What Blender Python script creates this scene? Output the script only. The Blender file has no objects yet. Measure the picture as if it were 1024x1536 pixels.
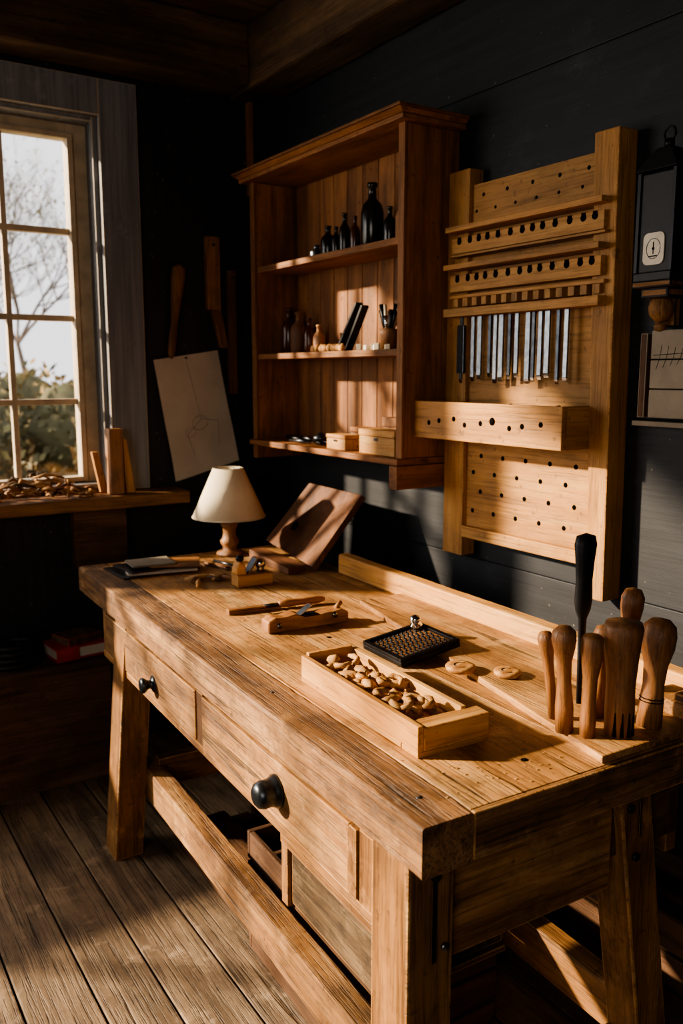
import bpy, bmesh, math, random
from mathutils import Vector, Matrix, noise
random.seed(7)
sc=bpy.context.scene
COL=bpy.context.collection

# ------------------------------------------------------------------ materials
def lin(c):
    return tuple(((x/12.92) if x<=.04045 else ((x+.055)/1.055)**2.4) for x in c)
def hexc(h):
    return lin(tuple(int(h[i:i+2],16)/255 for i in (0,2,4)))+(1,)
class NT:
    def __init__(s,name):
        s.m=bpy.data.materials.new(name); s.m.use_nodes=True
        s.t=s.m.node_tree; s.b=s.t.nodes["Principled BSDF"]
    def n(s,typ,**kw):
        nd=s.t.nodes.new(typ)
        for k,v in kw.items():
            if k in nd.inputs: nd.inputs[k].default_value=v
            else: setattr(nd,k,v)
        return nd
    def l(s,a,b): s.t.links.new(a,b)
    def mixc(s,fac,a,b,mode='MIX'):
        m=s.n('ShaderNodeMix',data_type='RGBA',blend_type=mode)
        for inp,val in ((m.inputs[0],fac),(m.inputs[6],a),(m.inputs[7],b)):
            if hasattr(val,'is_output'): s.l(val,inp)
            else: inp.default_value=val
        return m.outputs[2]
    def ramp(s,fac,stops):
        r=s.n('ShaderNodeValToRGB'); s.l(fac,r.inputs[0])
        el=r.color_ramp.elements
        el[0].position=stops[0][0]; el[0].color=stops[0][1]
        el[1].position=stops[-1][0]; el[1].color=stops[-1][1]
        for p,c in stops[1:-1]:
            e=el.new(p); e.color=c
        return r.outputs[0]
G=lambda v:(v,v,v,1)
def wood(name,c1,c2,c3,axis='Y',sc_=1.0,rough=.55,bump=.35,stain=.45,knots=0.0,var=.3,spec=.35,crack=0.0):
    w=NT(name)
    tc=w.n('ShaderNodeTexCoord'); geo=w.n('ShaderNodeNewGeometry')
    mul=w.n('ShaderNodeMath',operation='MULTIPLY'); w.l(geo.outputs['Random Per Island'],mul.inputs[0]); mul.inputs[1].default_value=17.3
    add=w.n('ShaderNodeVectorMath',operation='ADD'); w.l(tc.outputs['Object'],add.inputs[0]); w.l(mul.outputs[0],add.inputs[1])
    def mp(al,ac):
        m=w.n('ShaderNodeMapping'); s=[ac,ac,ac]; s['XYZ'.index(axis)]=al
        m.inputs['Scale'].default_value=s; w.l(add.outputs[0],m.inputs[0]); return m.outputs[0]
    n1=w.n('ShaderNodeTexNoise',Scale=sc_,Detail=7.0,Roughness=.62,Distortion=.9); w.l(mp(1.3,15),n1.inputs[0])
    col=w.ramp(n1.outputs[0],[(.28,hexc(c1)),(.5,hexc(c2)),(.72,hexc(c3))])
    n2=w.n('ShaderNodeTexNoise',Scale=sc_,Detail=3.0,Roughness=.7); w.l(mp(6,160),n2.inputs[0])
    g=w.ramp(n2.outputs[0],[(.33,G(.45)),(.5,G(1)),(.8,G(1.0))])
    col=w.mixc(.7,col,g,'MULTIPLY')
    n3=w.n('ShaderNodeTexNoise',Scale=3.2*sc_,Detail=6.0,Roughness=.65); w.l(mp(1,1.8),n3.inputs[0])
    st=w.ramp(n3.outputs[0],[(.36,G(1-stain)),(.56,G(1))])
    col=w.mixc(1.0,col,st,'MULTIPLY')
    vr=w.ramp(geo.outputs['Random Per Island'],[(0,G(1-var)),(1,G(1.0))])
    col=w.mixc(1.0,col,vr,'MULTIPLY')
    n4=w.n('ShaderNodeTexNoise',Scale=38.0,Detail=2.0); w.l(tc.outputs['Object'],n4.inputs[0])
    sp=w.ramp(n4.outputs[0],[(.27,G(.35)),(.33,G(1))])
    col=w.mixc(.6,col,sp,'MULTIPLY')
    hsum=None
    if crack:
        n5=w.n('ShaderNodeTexNoise',Scale=1.0,Detail=4.0,Roughness=.55,Distortion=.3); w.l(mp(1.6,34),n5.inputs[0])
        ck=w.ramp(n5.outputs[0],[(.63,G(1)),(.69,G(.16))])
        col=w.mixc(crack,col,ck,'MULTIPLY')
        n6=w.n('ShaderNodeTexNoise',Scale=7.0,Detail=5.0,Roughness=.7); w.l(tc.outputs['Object'],n6.inputs[0])
        wr=w.ramp(n6.outputs[0],[(.58,(0,0,0,1)),(.72,(.45,.45,.45,1))])
        col=w.mixc(wr,col,tuple(min(1,x*1.25+.03) for x in hexc(c3)[:3])+(1,))
        n7=w.n('ShaderNodeTexNoise',Scale=14.0,Detail=6.0,Roughness=.75); w.l(add.outputs[0],n7.inputs[0])
        dr=w.ramp(n7.outputs[0],[(.36,G(.5)),(.49,G(1))])
        col=w.mixc(.8*crack,col,dr,'MULTIPLY')
        hsum=ck
    if knots:
        vo=w.n('ShaderNodeTexVoronoi',Scale=1.0); w.l(mp(2.0,5.0),vo.inputs[0])
        k=w.ramp(vo.outputs[0],[(.05,G(.12)),(.11,G(1))])
        col=w.mixc(knots,col,k,'MULTIPLY')
    w.l(col,w.b.inputs['Base Color'])
    rr=w.n('ShaderNodeMapRange'); w.l(n1.outputs[0],rr.inputs[0]); rr.inputs[3].default_value=rough-.1; rr.inputs[4].default_value=rough+.2
    w.l(rr.outputs[0],w.b.inputs['Roughness'])
    w.b.inputs['Specular IOR Level'].default_value=spec
    ad=w.n('ShaderNodeMath',operation='ADD'); w.l(n1.outputs[0],ad.inputs[0]); w.l(g,ad.inputs[1])
    h=ad.outputs[0]
    if hsum:
        a2=w.n('ShaderNodeMath',operation='ADD'); w.l(h,a2.inputs[0]); w.l(hsum,a2.inputs[1]); h=a2.outputs[0]
    bp=w.n('ShaderNodeBump',Strength=bump,Distance=.004); w.l(h,bp.inputs['Height']); w.l(bp.outputs[0],w.b.inputs['Normal'])
    return w.m
def plain(name,c,rough=.5,metal=0.0,nscale=20.0,amt=.35,bump=.1,spec=.5,c2=None):
    w=NT(name); tc=w.n('ShaderNodeTexCoord')
    n=w.n('ShaderNodeTexNoise',Scale=nscale,Detail=5.0,Roughness=.6); w.l(tc.outputs['Object'],n.inputs[0])
    a=hexc(c)
    if c2: b=hexc(c2)
    else: b=tuple(x*(1-amt) for x in a[:3])+(1,)
    w.l(w.ramp(n.outputs[0],[(.35,b),(.62,a)]),w.b.inputs['Base Color'])
    w.b.inputs['Roughness'].default_value=rough; w.b.inputs['Metallic'].default_value=metal
    w.b.inputs['Specular IOR Level'].default_value=spec
    bp=w.n('ShaderNodeBump',Strength=bump,Distance=.003); w.l(n.outputs[0],bp.inputs['Height']); w.l(bp.outputs[0],w.b.inputs['Normal'])
    return w.m
def paintwall(name,c,axis):
    w=NT(name); tc=w.n('ShaderNodeTexCoord')
    mp=w.n('ShaderNodeMapping'); s=[40,40,40]; s['XYZ'.index(axis)]=1.5; mp.inputs['Scale'].default_value=s
    w.l(tc.outputs['Object'],mp.inputs[0])
    n=w.n('ShaderNodeTexNoise',Scale=1.0,Detail=6.0,Roughness=.7); w.l(mp.outputs[0],n.inputs[0])
    n2=w.n('ShaderNodeTexNoise',Scale=2.4,Detail=7.0,Roughness=.7); w.l(tc.outputs['Object'],n2.inputs[0])
    a=hexc(c); b=tuple(x*.6 for x in a[:3])+(1,)
    col=w.ramp(n.outputs[0],[(.35,b),(.6,a)])
    sc2=w.ramp(n2.outputs[0],[(.60,(0,0,0,1)),(.8,(1,1,1,1))])
    col=w.mixc(sc2,col,tuple(min(1,x*1.9+.01) for x in a[:3])+(1,))
    n3=w.n('ShaderNodeTexNoise',Scale=60.0,Detail=2.0); w.l(tc.outputs['Object'],n3.inputs[0])
    ch=w.ramp(n3.outputs[0],[(.72,(0,0,0,1)),(.76,(1,1,1,1))])
    col=w.mixc(ch,col,hexc('6b6259'))
    w.l(col,w.b.inputs['Base Color']); w.b.inputs['Roughness'].default_value=.62
    w.b.inputs['Specular IOR Level'].default_value=.3
    bp=w.n('ShaderNodeBump',Strength=.35,Distance=.003); w.l(n.outputs[0],bp.inputs['Height']); w.l(bp.outputs[0],w.b.inputs['Normal'])
    return w.m

M={}
for ax in 'XYZ':
    M['bench'+ax]=wood('bench_oak_'+ax,'654227','9a6e41','be9361',ax,1.0,.6,.7,.55,crack=.8)
    M['edge'+ax]=wood('bench_edge_'+ax,'573c26','916841','c49867',ax,1.0,.6,.9,.55,crack=.9)
    M['top'+ax]=wood('bench_top_'+ax,'835a34','b88650','d7ad76',ax,.8,.50,.6,.5,knots=.6,var=.15,crack=.85)
    M['leg'+ax]=wood('bench_leg_'+ax,'654225','996b3b','b88653',ax,1.0,.58,.5,.45,crack=.5)
    M['pine'+ax]=wood('pine_'+ax,'a26d37','c58f50','d9ad70',ax,.8,.52,.3,.3,var=.15)
    M['peg'+ax]=wood('pegboard_pine_'+ax,'996a36','bb874a','ce9f60',ax,.8,.55,.35,.38,var=.18)
    M['red'+ax]=wood('shelf_wood_'+ax,'603a1e','976336','b47c4b',ax,.9,.55,.35,.4)
    M['beam'+ax]=wood('beam_wood_'+ax,'3f2e20','634c34','806344',ax,.7,.7,.5,.5)
    M['dark'+ax]=wood('dark_wood_'+ax,'3b281d','62432b','7c5b42',ax,.8,.65,.5,.5)
    M['panel'+ax]=wood('darkened_panel_'+ax,'4a2e1e','7c5236','966a48',ax,.8,.55,.3,.4)  # even brown, darkened to put the leaning panel's shade into its colour
    M['sill'+ax]=wood('sill_wood_'+ax,'6d4a2d','9a7048','b8905f',ax,.8,.55,.4,.4)
M['floor']=wood('floor_boards','5f4e3e','937b62','b99e80','Y',.8,.62,.7,.45,knots=.9,var=.3,crack=.6)
M['handle']=wood('handle_wood','734728','a67143','c49260','Z',2.0,.45,.4,.5,spec=.5)
M['handleX']=wood('handle_wood_x','6e4424','a06c3c','ba8852','X',2.0,.45,.4,.4,spec=.5)
M['carved']=wood('carved_wood','9c6734','c8955a','e2b883','X',3.0,.55,.3,.25,var=.3)
M['walnut']=wood('worn_drawer','3f2d1f','6c553b','90785a','Y',1.4,.75,.9,.55,crack=.8)
M['wallR']=paintwall('wall_paint_right','26292e','Y')
M['wallB']=paintwall('wall_paint_back','27282c','Z')
M['casing']=paintwall('casing_paint','83868c','Z')
M['frame']=plain('window_frame_paint','c2b096',.55,amt=.3,nscale=12)
M['black']=plain('black_iron','15161a',.42,.6,30,.4,.15)
M['matblack']=plain('black_paint','15161a',.55,0,30,.4,.2,spec=.4)
M['hole']=plain('drilled_hole_dark','080604',.9,0,30,.3,0,spec=.05)
M['steel']=plain('steel','858b91',.28,1.0,60,.4,.05)
M['dsteel']=plain('dark_steel','4f545b',.33,.9,40,.5,.1)
M['chrome']=plain('polished_metal','c9ccd0',.12,1.0,20,.1,0)
M['paper']=plain('old_paper','c6b9aa',.85,0,3.5,.2,.25,spec=.1)
M['ink']=plain('pencil_line','8f8478',.9,0,30,.3,0,spec=.05)
M['shade']=plain('lamp_shade','e6d8bd',.8,0,9,.1,.15,spec=.2)
M['cream']=plain('bone_white','d8cdb8',.5,0,30,.2,.1)
M['glassd']=plain('dark_glass','1a1817',.2,0,10,.3,0)
M['amber']=plain('amber_glass','4a2410',.2,0,10,.3,0)
M['redp']=plain('red_cloth','b02a20',.6,0,20,.3,.2)
M['plast']=plain('plaster_boards','978c7c',.8,0,6,.35,.5,spec=.2)
M['shav']=plain('wood_shavings','c89a62',.7,0,18,.4,.3,c2='7a4f2a')
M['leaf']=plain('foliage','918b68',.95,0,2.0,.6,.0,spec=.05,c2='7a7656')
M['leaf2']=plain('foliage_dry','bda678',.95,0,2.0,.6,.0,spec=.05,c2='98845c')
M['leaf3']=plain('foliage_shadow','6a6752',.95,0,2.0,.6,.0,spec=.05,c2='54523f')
M['bark']=plain('bark','6f6560',.9,0,8,.4,.4,spec=.1)
M['grass']=plain('ground_grass','9a9276',.95,0,1.0,.4,.3,spec=.1)
w=NT('window_glass'); w.t.nodes.remove(w.b)
tr=w.n('ShaderNodeBsdfTransparent'); gl=w.n('ShaderNodeBsdfGlossy'); gl.inputs['Roughness'].default_value=.05
mx=w.n('ShaderNodeMixShader'); mx.inputs[0].default_value=.05
w.l(tr.outputs[0],mx.inputs[1]); w.l(gl.outputs[0],mx.inputs[2]); w.l(mx.outputs[0],w.t.nodes['Material Output'].inputs[0]); M['glass']=w.m

# ------------------------------------------------------------------ mesh builder
class B:
    def __init__(s,name,mats,loc=(0,0,0),rz=0.0,rot=None):
        s.name=name; s.mats=mats; s.bm=bmesh.new(); s.loc=loc; s.rot=rot if rot else (0,0,rz)
        s.X=Matrix.Identity(4)
    def mi(s,m):
        if m not in s.mats: s.mats.append(m)
        return s.mats.index(m)
    def faces(s,vs,fs,m,smooth=False,bev=0,seg=2):
        i=s.mi(m)
        bv=[s.bm.verts.new(s.X@Vector(v)) for v in vs]
        bf=[]
        for f in fs:
            try: q=s.bm.faces.new([bv[k] for k in f])
            except ValueError: continue
            q.material_index=i; q.smooth=smooth; bf.append(q)
        if bev>0:
            ed=list({e for q in bf for e in q.edges})
            bmesh.ops.bevel(s.bm,geom=ed,offset=bev,segments=seg,affect='EDGES',profile=.6,clamp_overlap=True)
        return bv
    def hexa(s,p,m,bev=.003):
        return s.faces(p,[(3,2,1,0),(4,5,6,7),(0,1,5,4),(1,2,6,5),(2,3,7,6),(3,0,4,7)],m,False,bev)
    def box(s,a,b,m,bev=.003):
        (x0,y0,z0),(x1,y1,z1)=a,b
        x0,x1=min(x0,x1),max(x0,x1); y0,y1=min(y0,y1),max(y0,y1); z0,z1=min(z0,z1),max(z0,z1)
        bev=min(bev,(x1-x0)*.3,(y1-y0)*.3,(z1-z0)*.3)
        return s.hexa([(x0,y0,z0),(x1,y0,z0),(x1,y1,z0),(x0,y1,z0),(x0,y0,z1),(x1,y0,z1),(x1,y1,z1),(x0,y1,z1)],m,bev)
    def worn(s,a,b,m,axis=1,n=60,amp=.003,r=.006,seed=0):
        a=Vector(a); b=Vector(b); o=[k for k in range(3) if k!=axis]
        L=b[axis]-a[axis]; vs=[]; fs=[]
        def prof(t):
            lo=[a[o[0]],a[o[1]]]; hi=[b[o[0]],b[o[1]]]
            c=[]
            for ci,(p,q,sx,sy) in enumerate(((lo[0],lo[1],1,1),(hi[0],lo[1],-1,1),(hi[0],hi[1],-1,-1),(lo[0],hi[1],1,-1))):
                w1=r+amp*2*max(0,noise.noise(Vector((t*7,ci*3.1,seed))))+amp*noise.noise(Vector((t*31,ci*5,seed+2)))
                w1=max(.0015,w1) if r>.002 else max(.0006,w1)
                A=(p+sx*w1,q); Bp=(p,q+sy*w1); Mi=(p+sx*w1*.3,q+sy*w1*.3)
                c+= [Bp,Mi,A] if ci in (0,2) else [A,Mi,Bp]
            return c
        for i in range(n+1):
            t=a[axis]+L*i/n
            for (p,q) in prof(t):
                v=[0,0,0]; v[axis]=t; v[o[0]]=p; v[o[1]]=q; vs.append(v)
        for i in range(n):
            for k in range(12):
                k2=(k+1)%12
                fs.append((i*12+k,i*12+k2,(i+1)*12+k2,(i+1)*12+k))
        fs.append(tuple(range(11,-1,-1))); fs.append(tuple(n*12+k for k in range(12)))
        s.faces(vs,fs,m)
    def lathe(s,prof,m,c=(0,0,0),seg=24,mat=None,jit=0,flat=1.0,smooth=True):
        T=Matrix.Translation(Vector(c))@(mat if mat else Matrix.Identity(4))
        vs=[];fs=[]
        for j,(r,z) in enumerate(prof):
            for k in range(seg):
                a=2*math.pi*k/seg
                rr=r*(1+jit*noise.noise(Vector((math.cos(a)*1.5,math.sin(a)*1.5,z*30+c[0]*50))))
                vs.append(T@Vector((rr*math.cos(a),rr*math.sin(a)*flat,z)))
        n=len(prof)
        for j in range(n-1):
            for k in range(seg):
                k2=(k+1)%seg
                fs.append((j*seg+k,j*seg+k2,(j+1)*seg+k2,(j+1)*seg+k))
        fs.append(tuple(range(seg-1,-1,-1))); fs.append(tuple((n-1)*seg+k for k in range(seg)))
        s.faces(vs,fs,m,smooth)
    def cyl(s,p,q,r,m,seg=16,r2=None,smooth=True):
        p=Vector(p);q=Vector(q);d=q-p
        R=d.to_track_quat('Z','Y').to_matrix().to_4x4()
        s.lathe([(r,0),(r if r2 is None else r2,d.length)],m,p,seg,R,smooth=smooth)
    def tube(s,pts,rad,m,seg=8):
        pts=[Vector(p) for p in pts]; vs=[];fs=[]
        if not hasattr(rad,'__len__'): rad=[rad]*len(pts)
        for i,p in enumerate(pts):
            d=(pts[min(i+1,len(pts)-1)]-pts[max(i-1,0)]).normalized()
            R=d.to_track_quat('Z','Y').to_matrix()
            for k in range(seg):
                a=2*math.pi*k/seg
                vs.append(p+R@Vector((rad[i]*math.cos(a),rad[i]*math.sin(a),0)))
        for i in range(len(pts)-1):
            for k in range(seg):
                k2=(k+1)%seg
                fs.append((i*seg+k,i*seg+k2,(i+1)*seg+k2,(i+1)*seg+k))
        fs.append(tuple(range(seg-1,-1,-1))); fs.append(tuple((len(pts)-1)*seg+k for k in range(seg)))
        s.faces(vs,fs,m,True)
    def blob(s,c,rad,m,sub=2,amp=.25,fr=1.5,seed=0,rot=None):
        i=s.mi(m)
        R=Matrix.Translation(Vector(c))@(rot.to_4x4() if rot else Matrix.Identity(4))
        g=bmesh.ops.create_icosphere(s.bm,subdivisions=sub,radius=1.0)
        for v in g['verts']:
            d=v.co.normalized(); k=1+amp*noise.noise(d*fr+Vector((seed*3.7,seed*1.3,seed)))
            v.co=s.X@(R@Vector((d.x*rad[0]*k,d.y*rad[1]*k,d.z*rad[2]*k)))
        for f in {f for v in g['verts'] for f in v.link_faces}:
            f.material_index=i; f.smooth=True
    def leafquad(s,c,h,m,rnd):
        a=Vector((rnd.uniform(-1,1),rnd.uniform(-1,1),rnd.uniform(-1,1))).normalized()
        t=a.orthogonal().normalized(); u=a.cross(t)
        c=Vector(c)
        s.faces([c-t*h,c-u*h*.55+t*h*.1,c+t*h*1.1,c+u*h*.55],[(0,1,2,3)],m)
    def extrude_poly(s,pts,axis,lo,hi,m,bev=.002):
        o=[k for k in range(3) if k!=axis]; vs=[]
        for t in (lo,hi):
            for p in pts:
                v=[0,0,0]; v[axis]=t; v[o[0]]=p[0]; v[o[1]]=p[1]; vs.append(v)
        n=len(pts); fs=[tuple(range(n)),tuple(range(2*n-1,n-1,-1))]
        for k in range(n):
            k2=(k+1)%n; fs.append((k,k+n,k2+n,k2))
        s.faces(vs,fs,m,False,bev,1)
    def done(s):
        bmesh.ops.recalc_face_normals(s.bm,faces=s.bm.faces[:])
        me=bpy.data.meshes.new(s.name); s.bm.to_mesh(me); s.bm.free()
        for m in s.mats: me.materials.append(M[m])
        o=bpy.data.objects.new(s.name,me); COL.objects.link(o)
        o.location=s.loc; o.rotation_euler=s.rot
        return o
RZ=-math.radians(2.26)
def BW(u,v,z=.9): return (.767+.9992*u+.0394*v, .958-.0394*u+.9992*v, z)

XW=1.9; YW=3.49; XL=-3.2; YN=-1.8; ZC=2.98
# ------------------------------------------------------------------ room shell
b=B('floor',['floor'])
x=XL
k=0
while x<XW:
    w_=.155+.02*((k*37)%5)/5
    b.box((x,YN,-.04),(min(x+w_-.006,XW),YW,0),'floor',.004); x+=w_; k+=1
b.box((XL-.1,YN-.1,-.08),(XW+.12,YW+.18,-.041),'hole',0)
b.done()
b=B('wall_right',['wallR'])
z=0;k=0
while z<ZC:
    h=.49
    b.box((XW,YN,z+.001),(XW+.06,YW,min(z+h-.001,ZC)),'wallR',.0025); z+=h;k+=1
b.box((XW+.02,YN,-.04),(XW+.12,YW,ZC+.08),'wallR',0)
b.done()
b=B('baseboard_right',['wallR']); b.box((XW-.015,YN,0.001),(XW-.0005,YW-.001,.12),'darkY',.003); b.done()
W1=(.0,1.13,1.12,2.58); W2=(-2.98,-.22,.78,2.72)
b=B('wall_back',['wallB'])
def wb(x0,x1,z0,z1): 
    b.box((x0,YW,z0),(x1,YW+.18,z1),'wallB',0)
wb(XL,W2[0],-.04,ZC); wb(W2[0],W2[1],-.04,W2[2]); wb(W2[0],W2[1],W2[3],ZC); wb(W2[1],W1[0],-.04,ZC)
wb(W2[0],-1.78,W2[2],1.0)  # unseen infill in the opening, added to shape the floor sun patches
wb(W1[0],W1[1],-.04,W1[2]); wb(W1[0],W1[1],W1[3],ZC); wb(W1[1],XW+.12,-.04,ZC)
b.done()
b=B('wall_left',['wallB']); b.box((XL-.1,YN,-.04),(XL,YW+.18,ZC),'wallB',0); b.done()
b=B('wall_front',['wallB']); b.box((XL-.1,YN-.1,-.04),(XW+.12,YN,ZC),'wallB',0); b.done()
b=B('ceiling',['beamX'])
y=YN
while y<YW:
    b.box((XL,y,ZC),(XW,y+.176,ZC+.03),'beamX',.004); y+=.18
b.box((XL-.1,YN-.1,ZC+.031),(XW+.12,YW+.18,ZC+.08),'beamX',0)
b.done()
b=B('ceiling_beam',['beamX']); b.worn((XL,3.30,2.74),(1.70,3.488,2.978),'beamX',0,60,.01,.012,3); b.done()
b=B('ceiling_beam',['beamY']); b.worn((1.705,YN,2.735),(1.898,3.488,2.978),'beamY',1,60,.01,.012,5); b.done()
b=B('ceiling_beam',['beamX']); b.worn((XL,1.9,2.83),(1.70,2.05,2.978),'beamX',0,60,.01,.012,9); b.done()

def window(name,W,xs,zs,yf=3.57):
    b=B(name,['frame'])
    x0,x1,z0,z1=W; X0,X1,Z0,Z1=xs[0],xs[-1],zs[0],zs[-1]
    b.box((x0,YW+.002,z0),(x0+.02,YW+.178,z1),'casing'); b.box((x1-.02,YW+.002,z0),(x1,YW+.178,z1),'casing')
    b.box((x0+.02,YW+.002,z1-.02),(x1-.02,YW+.178,z1),'casing'); b.box((x0+.02,YW+.002,z0),(x1-.02,YW+.178,z0+.02),'casing')
    b.box((x0+.02,yf,z0+.02),(X0,yf+.05,z1-.02),'frame'); b.box((X1,yf,z0+.02),(x1-.02,yf+.05,z1-.02),'frame')
    b.box((X0,yf+.002,Z1),(X1,yf+.048,z1-.02),'frame'); b.box((X0,yf+.002,z0+.02),(X1,yf+.048,Z0),'frame')
    b.box((X0-.02,yf-.014,Z0-.02),(X0,yf,Z1+.02),'frame'); b.box((X1,yf-.014,Z0-.02),(X1+.022,yf,Z1+.02),'frame')
    b.box((X0,yf-.014,Z1),(X1,yf,Z1+.02),'frame'); b.box((X0,yf-.014,Z0-.02),(X1,yf,Z0),'frame')
    for xx in xs[1:-1]: b.box((xx-.011,yf+.005,Z0),(xx+.011,yf+.042,Z1),'frame')
    for zz in zs[1:-1]: b.box((X0,yf+.007,zz-.012),(X1,yf+.04,zz+.012),'frame')
    b.box((X0,yf+.022,Z0),(X1,yf+.025,Z1),'glass',0)
    b.box((x1,YW-.03,z0-.01),(x1+.155,YW-.0005,z1+.135),'casing'); b.box((x0-.155,YW-.03,z0-.01),(x0,YW-.0005,z1+.135),'casing')
    b.box((x0,YW-.03,z1),(x1,YW-.0005,z1+.135),'casing')
    b.done()
window('window_1',W1,[.06,.30,.54,.78,1.03],[1.165,1.475,1.81,2.15,2.50])
window('unseen_sun_window',W2,[-2.93,-2.15,-1.40,-.27],[.83,1.55,2.68])  # unseen window, sized and divided to steer sun onto the bench
b=B('trim_window_sill',['sillX']); b.worn((-.2,3.31,1.055),(1.40,3.488,1.105),'sillX',0,60,.004,.006,4); b.done()
b=B('trim_apron',['darkX']); b.box((.95,3.44,.80),(1.17,3.488,1.05),'darkX'); b.done()
b=B('trim_corner_post',['darkZ']); b.box((1.78,3.45,2.35),(1.80,3.488,2.733),'redZ'); b.done()

# ------------------------------------------------------------------ outside
b=B('garden_ground',['grass']); b.box((-30,3.7,-.6),(40,60,-.5),'grass',0); b.done()
b=B('hedge_bushes',['leaf'])
rs=random.Random(21)
for i in range(44):
    cx_=rs.uniform(1,13); cy_=rs.uniform(15,20); R_=rs.uniform(.6,1.15)
    cz_=rs.uniform(-.3,.9)+.16*max(0,cx_-4); mm=rs.choice(['leaf','leaf2','leaf2','leaf3'])
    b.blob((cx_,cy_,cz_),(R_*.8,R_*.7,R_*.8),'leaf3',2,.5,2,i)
    for k in range(330):
        d=Vector((rs.gauss(0,1),rs.gauss(0,1)-.5,rs.gauss(0,1))).normalized()*R_*rs.uniform(.72,1.12)*(1+.35*noise.noise(Vector((i,rs.random(),0))))
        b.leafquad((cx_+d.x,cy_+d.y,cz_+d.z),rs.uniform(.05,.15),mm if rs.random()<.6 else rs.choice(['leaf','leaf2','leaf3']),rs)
b.done()
b=B('garden_tree',['bark'])
random.seed(11)
def branch(p,d,L,r,dep):
    pts=[p]; q=Vector(p)
    for i in range(4):
        d=(d+Vector((random.uniform(-.25,.25),random.uniform(-.2,.2),random.uniform(-.08,.2)))).normalized(); q=q+d*L/4; pts.append(q.copy())
    b.tube(pts,[r*(1-.12*i) for i in range(5)],'bark',5)
    if dep==0:
        for k in range(2):
            c=pts[random.choice([2,3,4])]+Vector((random.uniform(-.15,.15),0,random.uniform(-.15,.15)))
            b.leafquad(c,random.uniform(.03,.07),'leaf',random)
    if dep>0:
        for i in range(5):
            dd=(d+Vector((random.uniform(-.9,.9),random.uniform(-.7,.7),random.uniform(-.3,.7)))).normalized()
            branch(pts[random.choice([2,3,4])],dd,L*.66,r*.45,dep-1)
branch(Vector((5.0,27,-.5)),Vector((0,0,1)),3.6,.12,4)
branch(Vector((7.2,29,-.5)),Vector((-.1,0,1)),4.2,.12,4)
b.done()
random.seed(5)

# ------------------------------------------------------------------ workbench (local u,v,z)
b=B('workbench',['topY'],(.767,.958,0),RZ)
b.worn((0,-.009,.812),(.102,2.09,.90),'edgeY',1,140,.004,.005,1)
xs_=[.1035,.43,.62,.80]
for i in range(3):
    b.worn((xs_[i],.002,.815),(xs_[i+1]-.0012,2.09,.8995),'topY',1,60,.0006,.001,10+i)
b.box((.1025,-.010,.816),(.80,.0015,.8985),'edgeX',.003)
b.box((.045,.06,.66),(.70,1.84,.812),'darkY',0)
b.box((.022,.05,.790),(.05,1.86,.812),'benchY',.002)
b.box((.018,.15,.630),(.05,1.86,.650),'legY',.002)
b.box((.020,.952,.650),(.05,.992,.790),'darkZ',.002)
b.box((.020,.15,.650),(.05,.205,.790),'legZ',.002)
b.box((.014,.207,.652),(.05,.232,.788),'legZ',.002)
b.box((.020,1.825,.630),(.70,1.86,.812),'legX',.002)
b.box((.016,.996,.654),(.045,1.82,.787),'benchY',.003)
b.box((.016,.236,.654),(.045,.948,.787),'benchY',.003)
b.box((.030,.165,.480),(.33,.488,.606),'walnut',.004)
b.box((.020,.15,.608),(.34,.52,.629),'legY',.002)
b.box((.022,.492,.470),(.34,.520,.607),'legZ',.002)
b.box((.035,.155,.466),(.33,.490,.478),'darkY',.002)
b.box((.102,.055,.600),(.50,.085,.812),'benchX',.003)
b.box((.102,.050,.792),(.62,.06,.812),'legX',.002)
b.box((.55,.06,.70),(.70,.085,.812),'benchX',.002)
b.box((.67,.06,.62),(.70,1.84,.812),'legY',.002)
def leg(u0,u1,v0,v1,du,dv,m='legZ',zt=.812):
    b.hexa([(u0+du,v0+dv,0),(u1+du,v0+dv,0),(u1+du,v1+dv,0),(u0+du,v1+dv,0),(u0,v0,zt),(u1,v0,zt),(u1,v1,zt),(u0,v1,zt)],m,.005)
leg(.010,.104,.040,.150,0,0)
leg(.500,.585,.040,.125,.125,-.01)
leg(.02,.115,1.60,1.71,-.06,.02)
leg(.60,.69,1.60,1.70,.03,.02)
b.box((.058,.0385,.615),(.069,.041,.77),'hole',.0005)
b.cyl((.085,.041,.64),(.085,.034,.64),.007,'steel'); b.cyl((.063,.041,.775),(.063,.033,.775),.009,'black')
b.cyl((.530,.041,.765),(.530,.034,.765),.008,'black'); b.cyl((.549,.040,.66),(.549,.031,.66),.008,'black')
b.box((.556,.036,.70),(.561,.041,.79),'hole',.0005)
for (u_,v_,r_) in ((.055,.075,.006),(.055,.62,.005),(.05,1.35,.005),(.16,.5,.004)):
    b.cyl((u_,v_,.8985),(u_,v_,.9003),r_,'dsteel',14)
for (u_,v_) in ((.30,.09),(.36,.9)): b.cyl((u_,v_,.8985),(u_,v_,.9001),.007,'hole',14)
for (u_,v0_,v1_,ph) in ((.215,.0,.13,0),(.345,.0,.08,2)):
    b.tube([(u_+.0015*math.sin(k*1.3+ph),v0_+(v1_-v0_)*k/6,.8993) for k in range(7)],[.0012,.0011,.001,.0009,.0008,.0006,.0003],'hole',5)
b.worn((.075,.10,.195),(.135,1.70,.300),'benchY',1,60,.002,.004,31)
b.box((.12,1.62,.22),(.66,1.66,.32),'legX',.003)
b.box((.104,.07,.14),(.62,.11,.23),'legX',.003)
b.box((.60,.10,.195),(.65,1.66,.300),'legY',.003)
RX=Matrix.Rotation(-math.pi/2,4,'Y')
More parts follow.
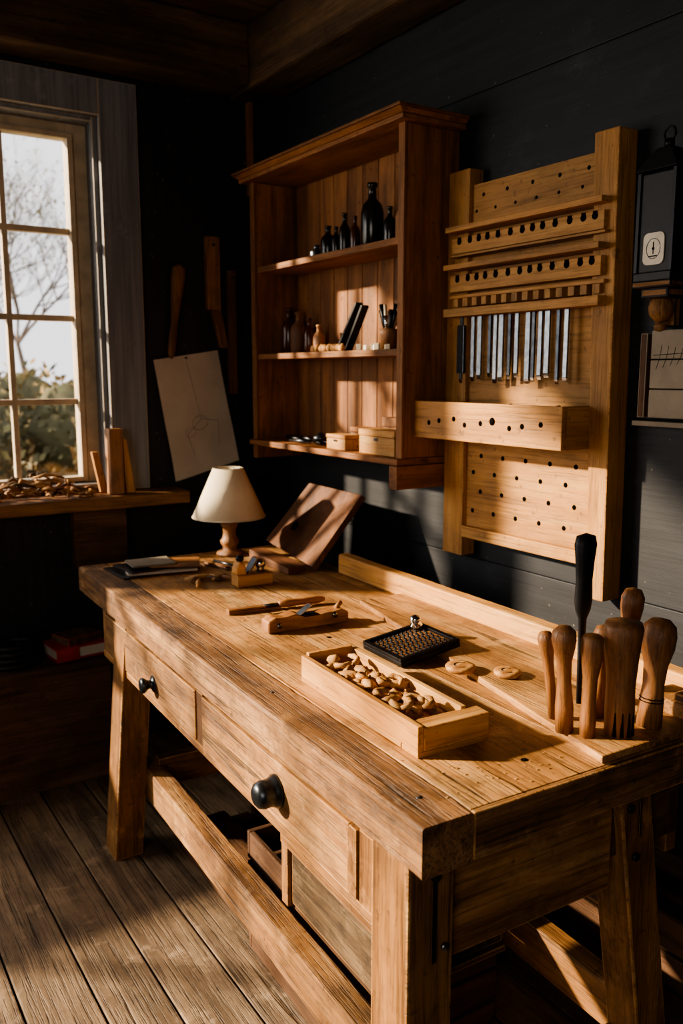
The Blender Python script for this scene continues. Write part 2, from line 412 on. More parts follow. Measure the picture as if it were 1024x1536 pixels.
b.lathe([(.024,0),(.024,.003),(.016,.006),(.012,.012),(.015,.020),(.022,.028),(.023,.034),(.018,.039),(.008,.041),(.001,.0415)],'dsteel',(.016,1.325,.700),28,RX)
b.lathe([(.036,0),(.036,.005),(.031,.012),(.029,.022),(.030,.034),(.026,.046),(.018,.052),(.006,.054),(.001,.0545)],'dsteel',(.016,.525,.722),32,RX)
b.done()
BT=.015
b=B('bench_back_board',[],(.767,.958,0),RZ)
b.hexa([(.405,.004,.9005),(.755,.004,.9005),(.755,1.13,.9005),(.60,1.13,.9005),(.405,.004,.9005+BT),(.755,.004,.9005+BT),(.755,1.13,.9005+BT),(.60,1.13,.9005+BT)],'topY',.003)
b.done()
ZB=.9008+BT
b=B('timber_rail',[],(.767,.958,0),RZ)
b.worn((.757,.05,.9005),(.80,1.52,.968),'pineY',1,60,.003,.004,22)
b.done()
b=B('sawdust',[],(.767,.958,.9004),RZ)
for i in range(260):
    u_=random.gauss(.27,.10); v_=random.choice([random.uniform(.05,1.7),random.gauss(.95,.2),random.gauss(.12,.07)])
    if not(.02<u_<.39 and .02<v_<1.75): continue
    if .12<u_<.31 and .17<v_<.67: continue
    s_=random.uniform(.0008,.0026); a=random.uniform(0,6)
    b.X=Matrix.Translation((u_,v_,0))@Matrix.Rotation(a,4,'Z')
    b.box((-s_,-s_*.5,0),(s_,s_*.5,.0008),'carved',0)
b.done()

# ------------------------------------------------------------------ items on the bench
def item(name,u,v,ang=0,z=.9006): return B(name,[],BW(u,v,z),RZ+math.radians(ang))
b=item('carving_tray',.135,.19,-1.0)
b.box((0,.055,0),(.140,.46,.010),'pineY',.001)
b.box((0,0,.0101),(.013,.46,.060),'pineY',.002); b.box((.127,.040,.0101),(.140,.46,.060),'pineY',.002)
b.box((.013,.447,.0101),(.127,.46,.066),'pineX',.002)
b.box((.0,0,0),(.165,.052,.010),'pineX',.001)
b.box((.0135,0,.0102),(.165,.039,.056),'pineX',.003)
b.box((.0135,.0395,.0102),(.1265,.052,.050),'pineX',.002)
for i in range(46):
    t=random.random(); uu=random.uniform(.030,.108); vv=.075+.355*t
    R=Matrix.Rotation(random.uniform(0,6),3,'Z')@Matrix.Rotation(random.uniform(-.6,.6),3,'X')
    zz=random.uniform(.026,.052)
    b.blob((uu,vv,zz),(random.uniform(.014,.026),random.uniform(.009,.014),random.uniform(.009,.013)),'carved',2,.7,2.2,i,R)
for i in range(9):
    uu=random.uniform(.035,.10); vv=random.uniform(.09,.4); a=random.uniform(0,6)
    pts=[(uu+.018*math.cos(a+t*2.6),vv+.018*math.sin(a+t*2.6),.056+.006*t) for t in (0,.3,.6,.9,1.2)]
    b.tube(pts,[.004,.007,.006,.007,.003],'carved',8)
b.done()
b=B('rasp_plate',[],BW(.385,.60,.9008),rot=(0,-math.radians(7.6),RZ))
b.box((0,0,0),(.178,.17,.014),'black',.003)
b.box((0,0,.0141),(.178,.012,.022),'black',.002); b.box((0,.158,.0141),(.178,.17,.022),'black',.002)
b.box((0,.0121,.0141),(.012,.1579,.022),'black',.002); b.box((.166,.0121,.0141),(.178,.1579,.022),'black',.002)
b.box((.0125,.0125,.0141),(.1655,.1575,.0146),'handleX',0)
for i in range(11):
    for j in range(10):
        b.lathe([(.0048,.0006),(.0036,.003),(.001,.0055)],'dsteel',(.024+.0128*i+(j%2)*.004,.022+.0138*j,.0141),6,smooth=False)
b.lathe([(.016,0),(.017,.006),(.012,.012),(.015,.02),(.013,.028),(.004,.032)],'chrome',(.150,.145,.022),20)
b.done()
for (u_,v_,r_,h_) in ((.470,.485,.034,.014),(.540,.405,.030,.013)):
    b=item('wood_slice',u_,v_,20,ZB)
    b.lathe([(r_*.86,0),(r_,.003),(r_*1.02,h_*.7),(r_*.93,h_),(r_*.60,h_*.93),(r_*.3,h_*.9),(.002,h_*.9)],'carved',(0,0,0),36,jit=.12)
    b.tube([(r_*.5*math.cos(a),r_*.5*math.sin(a),h_*.93) for a in [k*.55 for k in range(9)]],.0012,'darkX',5)
    b.done()
b=item('wooden_hand_plane',.232,1.00,-2)
prof=[(0,0),(.245,0),(.245,.030),(.225,.040),(.185,.036),(.16,.030),(.11,.030),(.085,.045),(.05,.038),(.02,.042),(0,.032)]
b.extrude_poly([(p[0],p[1]) for p in prof],1,0,.050,'handleX',.003)
b.box((.10,.010,.0305),(.155,.040,.034),'hole',.0005)
b.hexa([(.085,.012,.028),(.090,.012,.028),(.090,.038,.028),(.085,.038,.028),(.135,.012,.060),(.140,.012,.060),(.140,.038,.060),(.135,.038,.060)],'steel',.0006)
b.cyl((.20,.0,.028),(.20,-.004,.028),.008,'steel'); b.cyl((.03,.0,.02),(.03,-.004,.02),.007,'steel')
b.cyl((.215,.02,.040),(.235,.03,.052),.007,'handleX')
b.done()
b=item('wood_chisel',.215,1.235,-6)
b.X=Matrix.Translation((0,0,.013))
RY=Matrix.Rotation(math.pi/2,4,'Y')
b.lathe([(.004,0),(.010,.004),(.0125,.03),(.010,.08),(.0125,.12),(.009,.14),(.006,.15)],'handleX',(.155,0,0),16,RY)
b.box((0,-.011,-.003),(.115,.011,.002),'handleX',.001); b.cyl((.11,0,0),(.16,0,0),.005,'dsteel')
b.box((.0,-.012,-.0128),(.16,.012,-.004),'handleX',.001)
b.done()
b=item('block_plane',.365,1.50,-3)
b.box((0,0,0),(.125,.062,.040),'pineX',.005)
b.extrude_poly([(0,.0405),(.035,.0405),(.03,.075),(.012,.085),(0,.06)],1,.008,.054,'pineX',.003)
b.hexa([(.04,.010,.0405),(.048,.010,.0405),(.048,.052,.0405),(.04,.052,.0405),(.072,.010,.090),(.080,.010,.090),(.080,.052,.090),(.072,.052,.090)],'dsteel',.001)
b.lathe([(.016,0),(.012,.01),(.018,.022),(.02,.032),(.014,.040),(.002,.043)],'chrome',(.092,.031,.0405),20)
b.lathe([(.010,0),(.014,.008),(.013,.016),(.003,.02)],'black',(.02,.031,.082),16)
b.done()
b=item('carved_wood_scraps',.28,1.60,10)
for i in range(9):
    uu=random.uniform(-.02,.10); vv=random.uniform(-.0,.08); a=random.uniform(0,3)
    L=random.uniform(.02,.05)
    b.tube([(uu-L*math.cos(a),vv-L*math.sin(a),.009),(uu,vv,.011),(uu+L*math.cos(a),vv+L*math.sin(a),.009)],[.004,.008,.004],random.choice(['carved','handleX','darkX']),8)
b.done()
b=item('notebook_stack',.08,1.80,0)
zz=0
for i,(du,dv,wu,wv,a,m,h) in enumerate(((.0,0,.28,.20,4,'dsteel',.006),(.02,.015,.24,.18,-9,'paper',.010),(.03,-.005,.20,.16,8,'dsteel',.006),(.10,.03,.17,.13,-22,'handleX',.008),(.04,.02,.15,.12,-3,'plast',.006))):
    b.X=Matrix.Translation((du,dv,zz))@Matrix.Rotation(math.radians(a),4,'Z')
    b.box((0,0,0),(wu,wv,h),m,.001); 
    if m=='dsteel': b.box((.004,.004,h*.25),(wu+.001,wv+.001,h*.75),'paper',0)
    zz+=h+.0004
b.done()
b=item('leather_folder',.435,1.75,18)
b.box((0,0,0),(.08,.15,.003),'darkY',.001); b.box((.012,.02,.0031),(.03,.14,.010),'handle',.002); b.cyl((.045,.01,.008),(.06,.14,.008),.004,'dsteel')
b.done()
b=item('table_lamp',.554,2.0)
b.lathe([(.050,0),(.052,.006),(.048,.014),(.030,.022),(.026,.032),(.034,.044),(.036,.056),(.028,.066),(.024,.085),(.026,.105),(.034,.116),(.030,.126),(.016,.134),(.010,.15)],'handle',(0,0,0),32)
b.cyl((0,0,.15),(0,0,.24),.006,'dsteel'); 
vs=[];n=40
pr=[(.140,.148),(.058,.335),(.055,.335),(.137,.148)]
for (r_,z_) in pr:
    for k in range(n):
        a=2*math.pi*k/n; vs.append((r_*math.cos(a),r_*math.sin(a),z_))
fs=[(j%4*n+k,(j%4)*n+(k+1)%n,((j+1)%4)*n+(k+1)%n,((j+1)%4)*n+k) for j in range(4) for k in range(n)]
b.faces(vs,fs,'shade',True)
b.tube([(.139*math.cos(a),.139*math.sin(a),.150) for a in [2*math.pi*k/40 for k in range(41)]],.0022,'cream',6)
b.tube([(.057*math.cos(a),.057*math.sin(a),.334) for a in [2*math.pi*k/40 for k in range(41)]],.002,'cream',6)
for a in (0,2.09,4.19): b.cyl((0,0,.325),(.056*math.cos(a),.056*math.sin(a),.332),.0015,'dsteel',6)
b.cyl((0,0,.22),(0,0,.328),.003,'dsteel',8)
b.lathe([(.010,.20),(.02,.22),(.028,.25),(.022,.28),(.004,.30)],'cream',(0,0,0),18)
b.done()
b=B('leaning_panel',[])
A=Vector((1.60,3.02,.922));Bq=Vector((1.505,2.50,.922));Cq=Vector((1.735,2.53,1.155));D=Vector((1.755,2.93,1.155))
nrm=(Bq-A).cross(D-A).normalized(); nrm=nrm if nrm.x>0 else -nrm; off=nrm*.024
b.hexa([A,Bq,Bq+off,A+off,D,Cq,Cq+off,D+off],'panelZ',.003)
cc=A*.45+Bq*.2+D*.25+Cq*.1
b.cyl(cc-nrm*.0008,cc+nrm*.004,.018,'hole',18)
b.done()
b=item('wood_offcut',.59,1.58,0)
b.hexa([(0,0,0),(.09,.03,0),(.06,.33,0),(.0,.32,0),(0,0,.022),(.09,.03,.022),(.06,.33,.034),(.0,.32,.034)],'panelY',.003)
b.done()

def handle(name,u,v,prof,m='handle',tu=0,tv=0,z=ZB,jit=.06,flat=1,seg=28):
    b=B(name,[],BW(u,v,z),rot=(math.radians(tv),math.radians(tu),RZ))
    b.lathe(prof,m,(0,0,0),seg,jit=jit,flat=flat); return b
b=handle('carving_gouge',.428,.120,[(.017,0),(.017,.05),(.013,.10),(.014,.14),(.020,.165),(.0235,.182),(.022,.198),(.012,.208),(.002,.210)],tu=-3); b.done()
b=handle('carving_gouge',.447,.080,[(.014,0),(.015,.03),(.013,.07),(.0135,.11),(.019,.15),(.0205,.175),(.020,.192),(.014,.197),(.002,.198)],tu=1); b.done()
b=handle('carving_mallet',.506,.058,[(.026,0),(.027,.05),(.026,.10),(.030,.15),(.036,.185),(.037,.208),(.034,.218),(.002,.220)],jit=.10,tu=0)
for a in (3.6,4.1,4.6,5.1): b.tube([(.0268*math.cos(a),.0268*math.sin(a),.003),(.0275*math.cos(a),.0275*math.sin(a),.05)],[.004,.001],'hole',6)
b.done()
b=handle('carving_mallet',.588,.055,[(.024,0),(.023,.04),(.020,.08),(.023,.12),(.031,.155),(.034,.178),(.030,.198),(.018,.210),(.002,.213)],tu=5,jit=.06)
for z_ in (.05,.056): b.tube([(.0225*math.cos(a),.0225*math.sin(a),z_) for a in [k*.4 for k in range(17)]],.0012,'hole',5)
b.done()
b=handle('carving_gouge',.640,.165,[(.015,0),(.016,.06),(.015,.12),(.018,.17),(.023,.20),(.024,.222),(.016,.238),(.002,.242)],tu=4); b.done()
b=handle('carving_gouge',.455,.175,[(.010,0),(.010,.08),(.011,.12),(.014,.15),(.016,.17),(.012,.182),(.002,.186)],tu=-10); b.done()
b=handle('carving_gouge',.535,.135,[(.013,0),(.013,.08),(.012,.12),(.016,.15),(.018,.17),(.012,.185),(.002,.188)],tu=1); b.done()
b=handle('file_with_black_handle',.555,.205,[(.006,0),(.008,.10),(.010,.18),(.018,.20),(.021,.22),(.019,.26),(.022,.30),(.026,.335),(.022,.352),(.002,.358)],'matblack',jit=0,flat=.7); b.done()
b=item('tool_rest_block',.665,.03,0,ZB)
b.box((0,0,0),(.085,.10,.03),'legX',.004); b.box((0,0,.031),(.085,.03,.05),'darkX',.004)
b.done()

# ------------------------------------------------------------------ wall shelf cabinet
b=B('wall_shelf',[])
xf=1.685; yn=2.215; yf=3.25; ZT=2.352
def shelfz(z,t=.022,x0=xf): b.box((x0,yn+.024,z-t),(1.876,yf-.024,z),'redY',.002)
b.box((xf,yn,1.315),(1.898,yn+.024,ZT),'redZ',.003)
b.box((xf,yf-.024,1.235),(1.898,yf,ZT),'redZ',.003)
b.box((xf-.012,yf-.03,1.235),(xf-.0005,yf+.004,ZT),'redZ',.003)
b.box((xf-.012,yn-.004,1.315),(xf-.0005,yn+.028,ZT),'redZ',.003)
y=yn+.024
while y<yf-.03:
    y2=min(y+.098,yf-.024); b.box((1.878,y+.001,1.30),(1.897,y2-.001,ZT),'redZ',.003); y+=.10
for z in (2.018,1.669): shelfz(z)
b.box((1.655,yn-.005,1.293),(1.897,yf+.005,1.3145),'redY',.003)
b.box((1.648,yn-.014,1.215),(1.897,yn+.030,1.292),'redX',.003)
b.box((1.645,yn-.030,ZT+.001),(1.897,yf+.045,ZT+.016),'redY',.003)
b.hexa([(1.645,yn-.030,ZT+.017),(1.897,yn-.030,ZT+.017),(1.897,yf+.045,ZT+.017),(1.645,yf+.045,ZT+.017),(1.625,yn-.042,ZT+.030),(1.897,yn-.042,ZT+.030),(1.897,yf+.06,ZT+.030),(1.625,yf+.06,ZT+.030)],'redY',.002)
b.box((1.620,yn-.046,ZT+.031),(1.897,yf+.065,ZT+.040),'redY',.003)
b.done()
SX=.035; SY=1.033
def sh(name,x,y,z): return B(name,[],(x+SX,y*SY,z))
def bottle(x,y,z,h,r,m):
    b=sh('bottle',x,y,z)
    b.lathe([(r*.92,0),(r,.004),(r,h*.55),(r*.85,h*.66),(r*.38,h*.76),(r*.34,h*.92),(r*.46,h*.93),(r*.46,h*.99),(r*.2,h)],m,(0,0,0),24)
    b.done()
Z3=2.0183
for (y,h,r,m) in ((2.74,.12,.028,'glassd'),(2.63,.15,.021,'glassd'),(2.565,.13,.018,'amber'),(2.46,.225,.040,'glassd'),(2.36,.13,.022,'glassd'),(2.28,.15,.030,'handle'),(2.82,.06,.028,'dsteel'),(2.685,.11,.018,'glassd')):
    bottle(1.75,y,Z3,h,r,m)
Z2=1.6693
for (y,h,r,m) in ((3.07,.19,.030,'amber'),(2.99,.17,.034,'panelZ'),(2.91,.14,.024,'amber'),(2.84,.11,.022,'handle')): bottle(1.77,y,Z2,h,r,m)
b=sh('bench_irons',1.75,2.60,Z2)
for i in range(2):
    b.X=Matrix.Translation((-.01+.012*i,.05-.04*i,.005))@Matrix.Rotation(math.radians(38-3*i),4,'X')
    b.box((-.016,-.005,.0),(.016,.005,.21-.02*i),'matblack',.002)
b.X=Matrix.Identity(4); b.box((-.035,-.07,0),(.035,.09,.003),'darkY',.001)
b.done()
b=sh('carved_figures',1.69,2.66,Z2)
for i in range(10):
    b.blob((random.uniform(-.0,.02),-.0+.022*i-.10,.014),(.012,.016,.014),'carved',2,.5,2,i)
b.done()
b=sh('bone_dice',1.69,2.38,Z2)
for i in range(6): 
    b.X=Matrix.Translation((random.uniform(-.01,.02),-.07+.026*i,0))@Matrix.Rotation(random.random(),4,'Z'); b.box((-.009,-.009,0),(.009,.009,.018+.004*(i%2)),'cream',.002)
b.done()
for (y_,m_) in ((2.41,'handle'),(2.30,'dsteel')):
    b=sh('small_tool_cup',1.785,y_,Z2)
    b.lathe([(.030,0),(.034,.055),(.038,.075)],m_,(0,0,0),20)
    for i in range(11):
        a=i*.6; b.tube([(.012*math.cos(a),.012*math.sin(a),.05),(.028*math.cos(a),.040*math.sin(a),.12+.02*(i%3))],[.003,.008],random.choice(['chrome','handle','dsteel','cream']),7)
    b.done()
Z1=1.3148
b=sh('metal_hand_tools',1.73,2.86,Z1)
for i in range(14):
    a=random.uniform(-.5,.5); y0=random.uniform(-.2,.16); xx=random.uniform(-.06,.05)
    b.tube([(xx,y0,.007+.002*(i%5)),(xx+.03*math.sin(a),y0+.06,.008+.002*(i%5)),(xx+.06*math.sin(a),y0+.12,.008+.002*(i%5))],[.004,.007,.003],random.choice(['dsteel','steel','black','handle']),8)
b.lathe([(.03,0),(.032,.012),(.02,.02),(.008,.03),(.002,.031)],'dsteel',(.03,-.05,.012),20)
b.done()
def wbox(name,x0,x1,y0,y1,h,m,z=Z1):
    x0+=.025;x1+=.025;y0*=SY;y1*=SY
    b=B(name,[],(0,0,z)); b.box((x0,y0,0),(x1,y1,h*.72),m,.003); b.box((x0-.002,y0-.002,h*.72+.001),(x1+.002,y1+.002,h),m,.003); b.box((x0-.004,(y0+y1)/2-.01,h*.55),(x0-.0025,(y0+y1)/2+.01,h*.68),'dsteel',.0005); b.done()
wbox('small_wooden_box',1.66,1.72,2.48,2.60,.055,'pineY')
wbox('small_wooden_box',1.665,1.74,2.20,2.40,.085,'pineY')
wbox('small_wooden_box',1.78,1.84,2.20,2.42,.12,'handle')
wbox('small_wooden_box',1.78,1.84,2.50,2.62,.075,'redY')

# ------------------------------------------------------------------ pegboard rack
b=B('pegboard_tool_rack',[])
xb=1.855
b.box((xb,1.56,1.055),(1.872,2.11,2.165),'pegY',.002)
b.box((1.84,2.098,.995),(1.897,2.195,2.215),'pegZ',.004)
b.hexa([(1.825,1.500,.975),(1.897,1.500,.975),(1.897,1.560,.975),(1.825,1.560,.975),(1.825,1.520,2.205),(1.897,1.520,2.205),(1.897,1.600,2.205),(1.825,1.600,2.205)],'pegZ',.004)
b.box((1.835,1.562,1.060),(1.8545,2.097,1.098),'pegY',.003)
b.box((1.873,1.60,1.3),(1.897,2.09,1.36),'pegY',0); b.box((1.873,1.60,2.0),(1.897,2.09,2.06),'pegY',0)
def holes(y0,y1,n,z,r,x=xb):
    for i in range(n):
        yy=y0+(y1-y0)*i/(n-1); b.cyl((x+.003,yy,z),(x-.0006,yy,z),r,'hole',14)
for r_,z in enumerate((1.33,1.275,1.215,1.15)):
    holes(1.64+(r_%2)*.035,2.03+(r_%2)*.035,5,z,.0075)
holes(1.64,2.05,5,2.130,.006); holes(1.66,2.08,6,2.085,.005)
def rack(z,h,x0,hr=.010):
    y0,y1=1.535,2.15
    b.box((x0-.012,y0,z),(xb-.0005,y1,z+.016),'pegY',.002)
    b.box((x0+.012,y0+.01,z-.014-h),(xb-.0005,y1-.005,z-.016),'pegY',.002)
    n=13
    for i in range(n):
        yy=y0+.04+(y1-y0-.08)*i/(n-1)+.006*math.sin(i*5)
        b.cyl((x0+.016,yy,z-.020-h*.16),(x0+.0113,yy,z-.020-h*.16),hr,'hole',14)
        b.box((x0+.011,yy-hr*.75,z-.022),(x0+.0125,yy+hr*.75,z-.0155),'hole',0)
rack(2.022,.050,1.80); b.box((1.805,1.535,1.948),(xb-.0005,2.145,1.955),'pegY',.002)
rack(1.908,.052,1.795)
b.box((1.81,1.535,1.822),(xb-.0005,2.15,1.832),'pegY',.002)
for i in range(14):
    yy=1.55+.043*i; b.box((1.812,yy,1.797),(xb-.0005,yy+.022,1.8215),'pegZ',.001)
b.box((1.79,1.535,1.765),(xb-.0005,2.155,1.790),'pegY',.002)
bx0,bx1=1.720,1.854
by0,by1=1.575,2.205
b.box((bx0,by0,1.386),(bx0+.016,by1,1.503),'pegY',.003)
b.box((bx0+.017,by0,1.386),(bx1,by0+.018,1.503),'pegX',.003); b.box((bx0+.017,by1-.018,1.386),(bx1,by1,1.503),'pegX',.003)
b.box((bx0+.017,by0+.019,1.386),(bx1,by1-.019,1.402),'pegY',.002)
for i in range(9):
    b.cyl((bx0+.003,1.65+.060*i+.01*(i%2),1.452-.008*(i%3)),(bx0-.0006,1.65+.060*i+.01*(i%2),1.452-.008*(i%3)),.008 if i!=3 else .012,'hole',14)
for i in range(5): b.blob((1.79,1.66+.09*i,1.480),(.02,.035,.022),'dsteel' if i%2 else 'walnut',2,.6,2,i)
b.done()
b=B('chisel_set',[])
ys=[2.10,2.045,2.015,1.970,1.945,1.920,1.885,1.855,1.810,1.788,1.762,1.735,1.695,1.665]
for i,y in enumerate(ys):
    w_=.0058+.0035*((i*7)%3)/2; zb=1.56+.018*((i*5)%4)/3
    m='steel' if i%3 else 'dsteel'
    x_=1.822
    b.box((x_-.003,y-w_,zb+.012),(x_+.003,y+w_,1.764),m,.001)
    b.hexa([(x_+.001,y-w_,zb),(x_+.003,y-w_,zb),(x_+.003,y+w_,zb),(x_+.001,y+w_,zb),(x_-.003,y-w_,zb+.0119),(x_+.003,y-w_,zb+.0119),(x_+.003,y+w_,zb+.0119),(x_-.003,y+w_,zb+.0119)],'chrome',0)
b.box((1.818,2.085,1.59),(1.826,2.118,1.74),'black',.003)
b.done()

# ------------------------------------------------------------------ wall lantern + panel, right
b=B('wall_lantern',[],(1.858,1.395,-.015))
b.box((-.042,-.054,1.83),(.038,.054,1.85),'matblack',.002); b.box((-.036,-.047,1.851),(.036,.047,2.085),'matblack',.003)
for sx in (-1,1):
    for sy in (-1,1): b.box((sx*.036-.005,sy*.050-.005,1.851),(sx*.036+.004,sy*.050+.005,2.089),'black',.001)
b.hexa([(-.048,-.062,2.09),(.038,-.062,2.09),(.038,.062,2.09),(-.048,.062,2.09),(-.02,-.020,2.145),(.02,-.020,2.145),(.02,.020,2.145),(-.02,.020,2.145)],'matblack',.002)
b.cyl((0,0,2.145),(0,0,2.165),.012,'black'); b.tube([(0,.016*math.cos(a),2.178+.016*math.sin(a)) for a in [k*.45 for k in range(15)]],.003,'black',6)
pl=[]
for (cy,cz,a0) in ((.016,1.930,0),(-.016,1.930,90),(-.016,1.882,180),(.016,1.882,270)):
    for k in range(5):
        a=math.radians(a0+22.5*k); pl.append((cy+.014*math.cos(a),cz+.014*math.sin(a)))
b.extrude_poly(pl,0,-.0395,-.0362,'cream',0)
b.tube([(-.0397,.020*math.cos(a),1.906+.024*math.sin(a)) for a in [k*.35 for k in range(19)]],.0009,'dsteel',5)
b.box((-.0405,-.001,1.893),(-.0396,.001,1.922),'hole',0); b.cyl((-.0390,0,1.906),(-.0405,0,1.906),.0035,'hole')
b.box((-.0405,-.012,1.887),(-.0396,.012,1.8895),'hole',0)
b.box((-.042,-.056,1.815),(.038,.056,1.8295),'legY',.003)
b.box((-.028,-.040,1.790),(.038,.040,1.8145),'legY',.006)
b.lathe([(.001,-.05),(.014,-.045),(.028,-.03),(.032,-.012),(.028,.004),(.022,.010)],'legZ',(.005,0,1.778),24)
b.lathe([(.003,-.02),(.014,-.016),(.016,-.004),(.012,.0)],'legZ',(.005,0,1.728),20)
b.box((.020,-.03,1.72),(.040,.03,1.79),'legZ',.003)
b.done()
b=B('wall_sign_boards',[])
for i in range(3):
    b.box((1.862,1.0,1.478+.074*i),(1.897,1.418,1.549+.074*i),'plast',.003)
b.box((1.855,1.425,1.478),(1.897,1.445,1.69),'darkZ',.002)
for i in range(7):
    y0=1.40-.02*i; b.tube([(1.8615,y0,1.60+.004*i),(1.8615,y0-.01,1.63),(1.8615,y0-.014,1.66-.003*i)],.0006,'hole',4)
b.tube([(1.8615,1.41,1.635),(1.8615,1.30,1.640),(1.8615,1.1,1.636)],.0007,'hole',4)
b.done()
b=B('trim_rail',['plast']); b.box((1.868,-.5,1.455),(1.898,1.47,1.468),'plast',.002); b.done()

# ------------------------------------------------------------------ back wall items
b=B('paper_drawing',[])
n=14; vs=[];fs=[]
c00=Vector((1.408,3.478,1.125));c10=Vector((1.705,3.478,1.205));c01=Vector((1.325,3.478,1.645));c11=Vector((1.620,3.478,1.690))
def pp(s_,t_,o=0): 
    p=c00.lerp(c10,s_).lerp(c01.lerp(c11,s_),t_); p.y-=.012*abs(noise.noise(Vector((s_*2,t_*2,3))))+.02*(1-t_)**2*s_+o; return p
for j in range(n+1):
    for i in range(n+1): vs.append(pp(i/n,j/n))
for j in range(n):
    for i in range(n): a=j*(n+1)+i; fs.append((a,a+1,a+n+2,a+n+1))
b.faces(vs,fs,'paper',True)
def line(s0,t0,s1,t1): b.tube([pp(s0+(s1-s0)*k/8,t0+(t1-t0)*k/8,.001) for k in range(9)],.0009,'ink',4)
line(.48,.95,.55,.45); line(.55,.45,.3,.35); line(.55,.45,.8,.40); line(.3,.35,.35,.15); line(.8,.4,.75,.2)
b.tube([pp(.52+.12*math.cos(a),.42+.06*math.sin(a),.001) for a in [k*.5 for k in range(13)]],.0009,'ink',4)
b.tube([pp(.35+.08*math.cos(a),.36+.04*math.sin(a),.001) for a in [k*.5 for k in range(13)]],.0008,'ink',4)
b.cyl((1.47,3.484,1.655),(1.47,3.470,1.655),.004,'dsteel')
ob=b.done()
b=B('hanging_rasp',[])
b.X=Matrix.Translation((1.425,3.468,1.85))@Matrix.Rotation(math.radians(7),4,'Y')@Matrix.Scale(-1,4,(1,0,0))
b.lathe([(.006,-.20),(.016,-.18),(.019,-.12),(.016,-.05),(.026,.06),(.032,.14),(.030,.175),(.012,.19),(.002,.192)],'legZ',(0,0,0),20,flat=.5)
b.done()
b=B('hanging_wood_block',[]); b.box((1.57,3.455,1.86),(1.632,3.487,2.165),'handle',.003)
b.hexa([(1.63,3.46,1.70),(1.665,3.46,1.70),(1.665,3.487,1.70),(1.63,3.487,1.70),(1.592,3.46,1.859),(1.634,3.46,1.859),(1.634,3.487,1.859),(1.592,3.487,1.859)],'panelZ',.002)
b.cyl((1.60,3.487,2.13),(1.60,3.45,2.13),.006,'dsteel'); b.done()
b=B('hanging_saw_stick',[]); b.box((1.672,3.46,1.50),(1.708,3.487,2.03),'panelZ',.003); b.cyl((1.69,3.487,2.0),(1.69,3.452,2.0),.005,'dsteel'); b.done()

b=B('sill_wood_shavings',[],(0,0,1.105))
for i in range(170):
    t=random.random(); cx_=.35+.75*t; cy_=3.40+random.uniform(-.05,.06); hz=.085*math.exp(-((cx_-.80)/.15)**2)+.012
    cx_=min(cx_,1.0)
    zz=random.uniform(.008,hz+.006); a=random.uniform(0,6.3); L=random.uniform(.02,.055)
    b.tube([(cx_-L*math.cos(a),cy_-L*.5*math.sin(a),zz),(cx_,cy_,zz+.008),(cx_+L*math.cos(a),cy_+L*.5*math.sin(a),max(zz-.004,.006))],[.003,.0075,.003],random.choice(['carved','shav','handleX','shav','walnut']),6)
b.done()
b=B('sill_wood_blocks',[],(0,0,1.1055))
b.box((1.085,3.36,0),(1.140,3.42,.265),'handle',.004)
b.hexa([(1.065,3.43,0),(1.10,3.43,0),(1.10,3.455,0),(1.065,3.455,0),(1.035,3.435,.17),(1.06,3.435,.17),(1.06,3.457,.17),(1.035,3.457,.17)],'pineZ',.003)
b.hexa([(1.15,3.37,0),(1.19,3.37,0),(1.19,3.41,0),(1.15,3.41,0),(1.143,3.37,.23),(1.160,3.37,.22),(1.160,3.40,.22),(1.143,3.40,.23)],'pineZ',.003)
b.done()

b=B('floor_chest',[])
b.box((-.35,3.20,0),(1.00,3.225,.46),'darkX',.004); b.box((-.35,3.455,0),(1.00,3.485,.46),'darkX',.004)
b.box((.975,3.226,0),(1.00,3.454,.46),'darkY',.004); b.box((-.35,3.226,0),(-.325,3.454,.46),'darkY',.004); b.box((-.32,3.226,.40),(.97,3.454,.44),'darkX',.003)
b.box((-.37,3.18,.4605),(1.02,3.487,.485),'darkX',.004)
b.done()
b=B('cable_coil',[],(.66,3.33,.486))
for k in range(4):
    b.tube([((.10-.008*k)*math.cos(a),(.085-.008*k)*math.sin(a),.012+.022*k) for a in [j*.3 for j in range(22)]],.012,'matblack',8)
b.done()
b=B('red_book',[],(.905,3.33,.486),.1); b.box((-.11,-.08,.0),(.11,.08,.006),'redp',.001); b.box((-.105,-.076,.0065),(.105,.076,.045),'paper',.001); b.box((-.11,-.08,.0455),(.11,.08,.052),'redp',.001); b.box((-.11,-.082,.0),(-.02,-.0805,.052),'redp',0)
b.X=Matrix.Translation((.0,.0,.053))@Matrix.Rotation(.2,4,'Z'); b.box((-.07,-.06,0),(.08,.06,.03),'walnut',.002)
b.done()
def crate(loc,hx,hy,rz):
    b=B('storage_crate',[],loc,rz)
    for z in (0,.09,.18,.27):
        b.box((-hx,-hy,z),(hx,-hy+.015,z+.08),'darkX',.003); b.box((-hx,hy-.015,z),(hx,hy,z+.08),'darkX',.003)
        b.box((-hx,-hy+.016,z),(-hx+.015,hy-.016,z+.08),'darkY',.003); b.box((hx-.015,-hy+.016,z),(hx,hy-.016,z+.08),'darkY',.003)
    b.box((-hx+.016,-hy+.016,.0),(hx-.016,hy-.016,.02),'darkY',.002); b.box((-hx+.016,-hy+.016,.25),(hx-.016,hy-.016,.26),'darkY',.002)
    n=int(hx*2/.045)-1
    for i in range(n): b.box((-hx+.03+.04*i,-hy+.05,.261),(-hx+.06+.04*i,hy-.10-.03*(i%4),.30+.01*(i%3)),'walnut',.003)
    b.done()
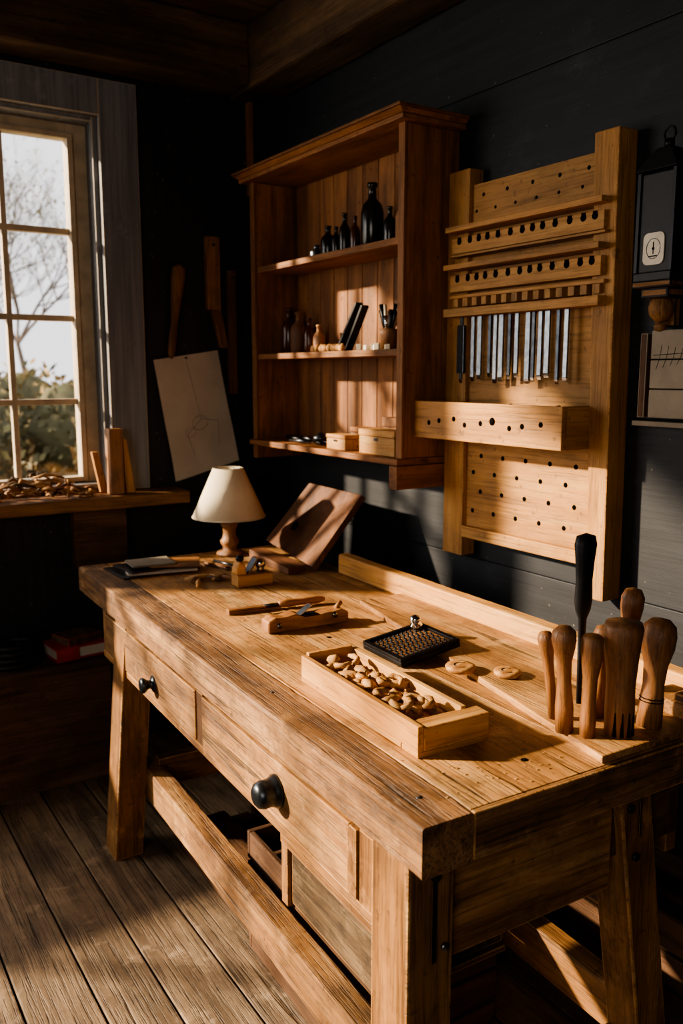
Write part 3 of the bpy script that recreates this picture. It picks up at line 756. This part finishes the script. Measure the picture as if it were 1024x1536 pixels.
crate((1.150,1.66,0),.19,.30,RZ)
crate((1.735,1.25,0),.125,.40,0)
b=B('timber_offcuts',[],(1.20,2.4,0))
for i in range(4): b.box((-.20+.09*i,-.30+.05*(i%2),0),(-.12+.09*i,.14,.06+.03*(i%2)),'darkY',.004)
b.done()

# ------------------------------------------------------------------ lights
sd=Vector((.80,-.60,-.375)).normalized()
s=bpy.data.lights.new('sun_light','SUN'); s.energy=18.0; s.color=(1,.79,.55); s.angle=math.radians(2.0)
o=bpy.data.objects.new('sun_light',s); COL.objects.link(o); o.rotation_euler=sd.to_track_quat('-Z','Y').to_euler(); o.location=(-4,6,5)
def area(name,loc,target,sx,sy,e,c):
    l=bpy.data.lights.new(name,'AREA'); l.shape='RECTANGLE'; l.size=sx; l.size_y=sy; l.energy=e; l.color=c
    o=bpy.data.objects.new(name,l); COL.objects.link(o); o.location=loc; o.rotation_euler=(Vector(target)-Vector(loc)).to_track_quat('-Z','Y').to_euler()
area('added_window_fill',(-1.5,3.80,1.85),(.2,0,1.1),2.4,1.6,80,(1,.92,.82))  # added fill lamp outside the unseen window, lifts bench and pegboard
area('room_fill',(-1.9,-.8,1.8),(1.1,3.1,1.0),1.6,1.4,32,(1,.89,.77))
wd=bpy.data.worlds.new('sky'); sc.world=wd; wd.use_nodes=True
nt=wd.node_tree; bg=nt.nodes['Background']; bg.inputs[0].default_value=(.89,.87,.89,1); bg.inputs[1].default_value=1.9
try:
    sc.view_settings.view_transform='AgX'; sc.view_settings.look='AgX - Medium High Contrast'
except Exception as e: print(e)

cam=bpy.data.cameras.new('camera'); co=bpy.data.objects.new('camera',cam); COL.objects.link(co)
cam.sensor_width=36; cam.sensor_fit='AUTO'; cam.lens=30.0; cam.clip_start=.02
yaw=math.radians(33.1); p=math.radians(9.23)
co.location=(0,0,1.59); co.rotation_euler=(math.pi/2-p,0,-yaw)
cam.dof.use_dof=True; cam.dof.focus_distance=1.9; cam.dof.aperture_fstop=3.5
sc.camera=co
